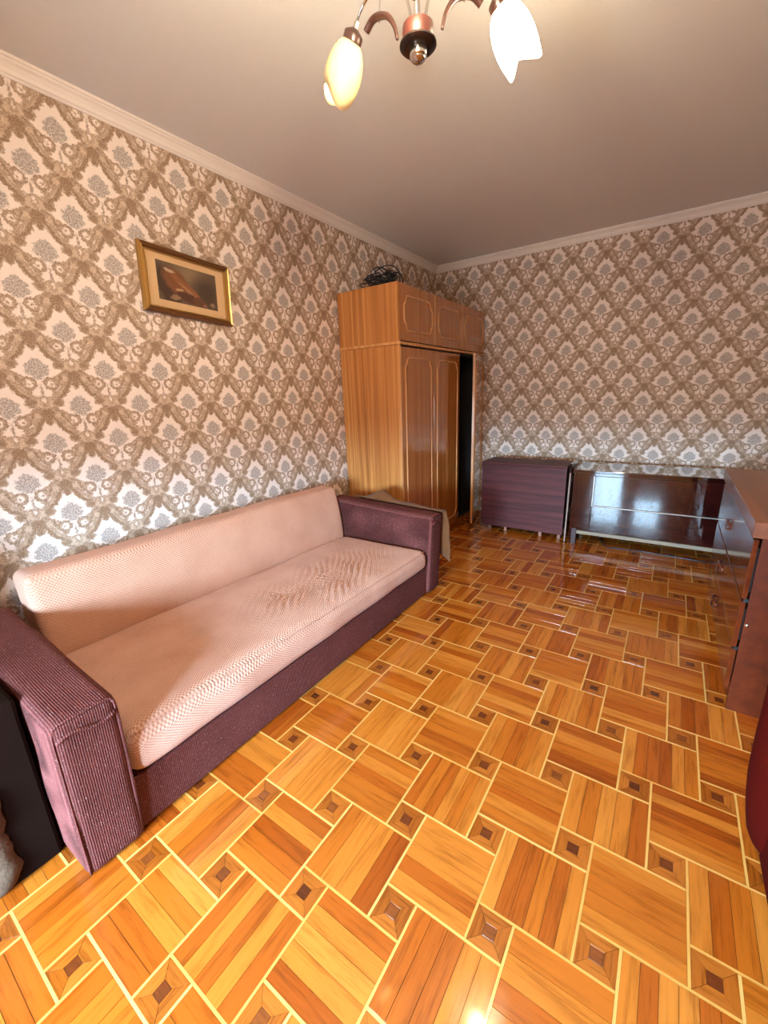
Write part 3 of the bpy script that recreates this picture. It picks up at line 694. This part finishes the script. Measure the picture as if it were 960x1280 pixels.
cp = [Vector(p) for p in ((1.835, 4.15, .006), (1.86, 3.98, .006), (1.90, 3.84, .02), (1.93, 3.80, .006), (2.02, 3.785, .006), (2.17, 3.80, .006), (2.32, 3.795, .006), (2.46, 3.785, .006), (2.58, 3.775, .006), (2.70, 3.80, .006))]
tag(new_obj('floor_cable', tube(bmesh.new(), spline(cp, 6), .005, 8), 'cable', smooth=True), 'thin black cable lying on the floor along the front of the sideboard', 'cable')

# ------------------------------------------------------------------ chest of drawers
ch = thing('chest_of_drawers', 'red-brown chest of three drawers at the right edge of the room', 'chest of drawers', (2.84, 2.6, 0))
hx, hy0, hy1 = 2.602, 1.975, 3.20
new_obj('top_panel', B(hx - .030, 3.095, hy0 - .002, hy1 + .01, .752, .815, .003), 'chest_top', ch)
new_obj('side_panel', B(hx, 3.085, hy0, hy0 + .020, 0, .752, .0015), 'chest_wood', ch)
new_obj('side_panel', B(hx, 3.085, hy1 - .020, hy1, 0, .752, .0015), 'chest_wood', ch)
new_obj('back_panel', B(3.07, 3.08, hy0 + .02, hy1 - .02, .05, .752), 'inside', ch)
new_obj('divider', B(hx + .01, 3.07, hy0 + .02, hy1 - .02, .08, .095), 'inside', ch)
new_obj('plinth', B(hx + .012, hx + .03, hy0 + .02, hy1 - .02, 0, .096), 'chest_wood', ch)
for (z0, z1, off, tilt) in ((.503, .746, .005, .0), (.292, .490, .005, 0), (.100, .280, .002, 0)):
    d = new_obj('drawer', B(hx - .019 - off, hx - .002 - off, hy0 + .001, hy1 - .045, z0, z1, .0025), 'chest_drawer', ch)
    zc = (z0 + z1) / 2 - .01; bm = bmesh.new(); xf = hx - .019 - off
    tube(bm, [(xf - .012 * math.sin(t * PI / 12) ** 2, 2.66 + .062 * math.cos(t * PI / 12), zc + .021 * math.sin(t * PI / 12)) for t in range(24)], .0045, 8, closed=True)
    q = new_obj('handle', bm, 'chest_drawer', ch, smooth=True); q.parent = d
    bm = bmesh.new(); lathe(bm, [(.0005, .0), (.9, .0), (1, .0)], 24, Matrix.Translation((xf - .0006, 2.66, zc)) @ Matrix.Diagonal((1, .048, .015, 1)) @ Matrix.Rotation(PI / 2, 4, 'Y'))
    q = new_obj('handle_recess', bm, 'inside', ch); q.parent = d
    bx = new_obj('drawer_box', B(hx - .002 - off, 3.02, hy0 + .03, hy1 - .06, z0 + .02, z1 - .04), 'inside', ch); bx.parent = d
for zz in (.490, .281): new_obj('drawer_gap_shade', B(hx - .016, hx - .001, hy0 + .0005, hy0 + .012, zz, zz + (.014 if zz > .4 else .011)), 'black', ch)  # black blocks standing in for the shade in the gaps between drawers
bm = bmesh.new(); lathe(bm, [(.0005, 0), (.007, 0), (.007, .004), (.004, .006), (.0005, .006)], 12, Matrix.Translation((hx + .010, hy0, .395)) @ Matrix.Rotation(PI / 2, 4, 'X')); new_obj('screw_cap', bm, 'chrome', ch, smooth=40)

# ------------------------------------------------------------------ dark armchair at the right edge
da = thing('maroon_armchair', 'dark maroon upholstered armchair cut by the right edge, before the chest of drawers', 'armchair', (2.83, 1.05, 0))
def mar_d(p, n):
    q = p.copy(); q.x += .05 * (1 - min(1, p.z / .3)) ** 2 * (1 if p.x < 2.7 else 0); return q + n * (.004 * NZ(p, 8))
new_obj('arm', softbox(2.565, 3.08, 1.24, 1.385, .015, .64, .066, (12, 6, 12), mar_d), 'maroon', da, smooth=True)
new_obj('arm', softbox(2.565, 3.08, .70, .845, .015, .64, .066, (12, 6, 12), mar_d), 'maroon', da, smooth=True)
new_obj('seat_cushion', softbox(2.60, 3.0, .84, 1.245, .22, .43, .05, (12, 12, 6), mar_d), 'maroon', da, smooth=True)
new_obj('base', B(2.62, 3.05, .80, 1.28, .03, .24, .01), 'maroon', da)
new_obj('backrest', softbox(2.90, 3.085, .80, 1.29, .3, .92, .06, (6, 12, 12), mar_d), 'maroon', da, smooth=True)
for (x, y) in ((2.66, .76), (2.66, 1.31), (3.03, .76), (3.03, 1.31)): new_obj('foot', B(x - .02, x + .02, y - .02, y + .02, 0, .04), 'black', da)

# ------------------------------------------------------------------ chandelier
HX, HY = 1.57, 1.26
cd = thing('chandelier', 'three-arm chandelier with cream glass shades and wooden hub hanging from the ceiling', 'chandelier', (HX, HY, H))
T0 = Matrix.Translation((HX, HY, 0))
new_obj('ceiling_cup', lathe(bmesh.new(), [(.055, H), (.055, H - .012), (.040, H - .03), (.010, H - .04), (.001, H - .04)], 28, T0), 'chrome', cd, smooth=40)
new_obj('stem', tube(bmesh.new(), [(HX, HY, 2.27), (HX, HY, H - .03)], .007, 10), 'chrome', cd, smooth=40)
new_obj('hub_ring', lathe(bmesh.new(), [(.001, 2.276), (.036, 2.276), (.041, 2.272), (.042, 2.262), (.042, 2.243), (.039, 2.238), (.001, 2.238)], 32, T0), 'wood_ring', cd, smooth=40)
new_obj('hub_plate', lathe(bmesh.new(), [(.001, 2.2385), (.042, 2.2385), (.050, 2.234), (.0505, 2.230), (.046, 2.226), (.026, 2.224), (.001, 2.224)], 32, T0), 'gunmetal', cd, smooth=40)
new_obj('finial', lathe(bmesh.new(), [(.024, 2.2245), (.025, 2.220), (.024, 2.206), (.020, 2.203), (.019, 2.200), (.015, 2.197), (.001, 2.195)], 28, T0), 'chrome', cd, smooth=30)
def shade_mesh(mtx):
    prof2 = [(.024, .0), (.037, -.012), (.048, -.032), (.055, -.058), (.057, -.085), (.055, -.110), (.049, -.138)]
    bm = bmesh.new(); n = 48; rows = []
    for q, (r, z) in enumerate(prof2):
        f = (q / (len(prof2) - 1)) ** 3
        rows.append([bm.verts.new(mtx @ Vector((r * math.cos(2 * PI * k / n), r * math.sin(2 * PI * k / n), z - f * (.020 * math.cos(2 * (2 * PI * k / n) + .6))))) for k in range(n)])
    for A, C in zip(rows, rows[1:]):
        for k in range(n): bm.faces.new((A[k], C[k], C[(k + 1) % n], A[(k + 1) % n]))
    bmesh.ops.recalc_face_normals(bm, faces=bm.faces[:]); return bm
for az, watts in ((172, LAMP_LEFT), (51, LAMP_RIGHT), (292, LAMP_REAR)):
    a = math.radians(az); d = Vector((math.cos(a), math.sin(a), 0)); c0 = Vector((HX, HY, 0)); P = lambda r, z: c0 + d * r + Vector((0, 0, z))
    ar = new_obj('arm', tube(bmesh.new(), spline([P(.018, 2.272), P(.030, 2.33), P(.055, 2.395), P(.10, 2.43), P(.15, 2.432), P(.20, 2.415), P(.228, 2.39), P(.238, 2.372)], 5), .0042, 8), 'chrome', cd, smooth=True)
    side = Vector((-d.y, d.x, 0))
    lf = new_obj('wooden_leaf', tube(bmesh.new(), spline([P(.072, 2.278), P(.082, 2.312), P(.105, 2.344), P(.135, 2.360), P(.165, 2.364), P(.190, 2.350)], 5), .006, 8, radii=[(.0045 + .0045 * min(1, k / 14), .004 + .006 * min(1, k / 14)) for k in range(26)], flat=(0, 0, 1)), 'dark_wood', cd, smooth=True); lf.parent = ar
    pn = new_obj('pin', tube(bmesh.new(), [P(.138, 2.348), P(.13, 2.432)], .0022, 6), 'chrome', cd); pn.parent = ar
    tilt = math.radians(36)
    mt = Matrix.Translation(P(.243, 2.366)) @ Matrix.Rotation(a, 4, 'Z') @ Matrix.Rotation(-tilt, 4, 'Y')
    hd = new_obj('lamp_holder', lathe(bmesh.new(), [(.001, .016), (.008, .016), (.026, .006), (.029, .002), (.029, -.014), (.026, -.016), (.001, -.014)], 24, mt), 'dark_wood', cd, smooth=40); hd.parent = ar
    br_ = new_obj('bracket', lathe(bmesh.new(), [(.001, .030), (.0075, .030), (.0085, .017), (.0085, .012), (.001, .012)], 14, mt), 'chrome', cd, smooth=40); br_.parent = ar
    mt2 = mt @ Matrix.Translation((0, 0, -.012))
    sh = new_obj('lamp_shade', shade_mesh(mt2), opal('lit_opal_glass', SHADE_GLOW[az]), cd, smooth=True)
    sm = sh.modifiers.new('thickness', 'SOLIDIFY'); sm.thickness = .003; sm.offset = -1
    bl = new_obj('bulb', lathe(bmesh.new(), [(.001, -.006), (.011, -.006), (.012, -.014), (.016, -.026), (.018, -.036), (.016, -.046), (.009, -.053), (.001, -.055)], 20, mt2), bulb_mat('glowing_bulb', min(watts, 60) * 4.0), cd, smooth=True); bl.parent = sh
    L = bpy.data.lights.new('bulb_light', 'POINT'); L.energy = watts; L.color = LAMP_COLOR; L.shadow_soft_size = .020
    lo = bpy.data.objects.new('bulb_light', L); COL.objects.link(lo); lo.location = mt2 @ Vector((0, 0, -.086))

for o in COL.objects:
    if 'base' in o: del o['base']
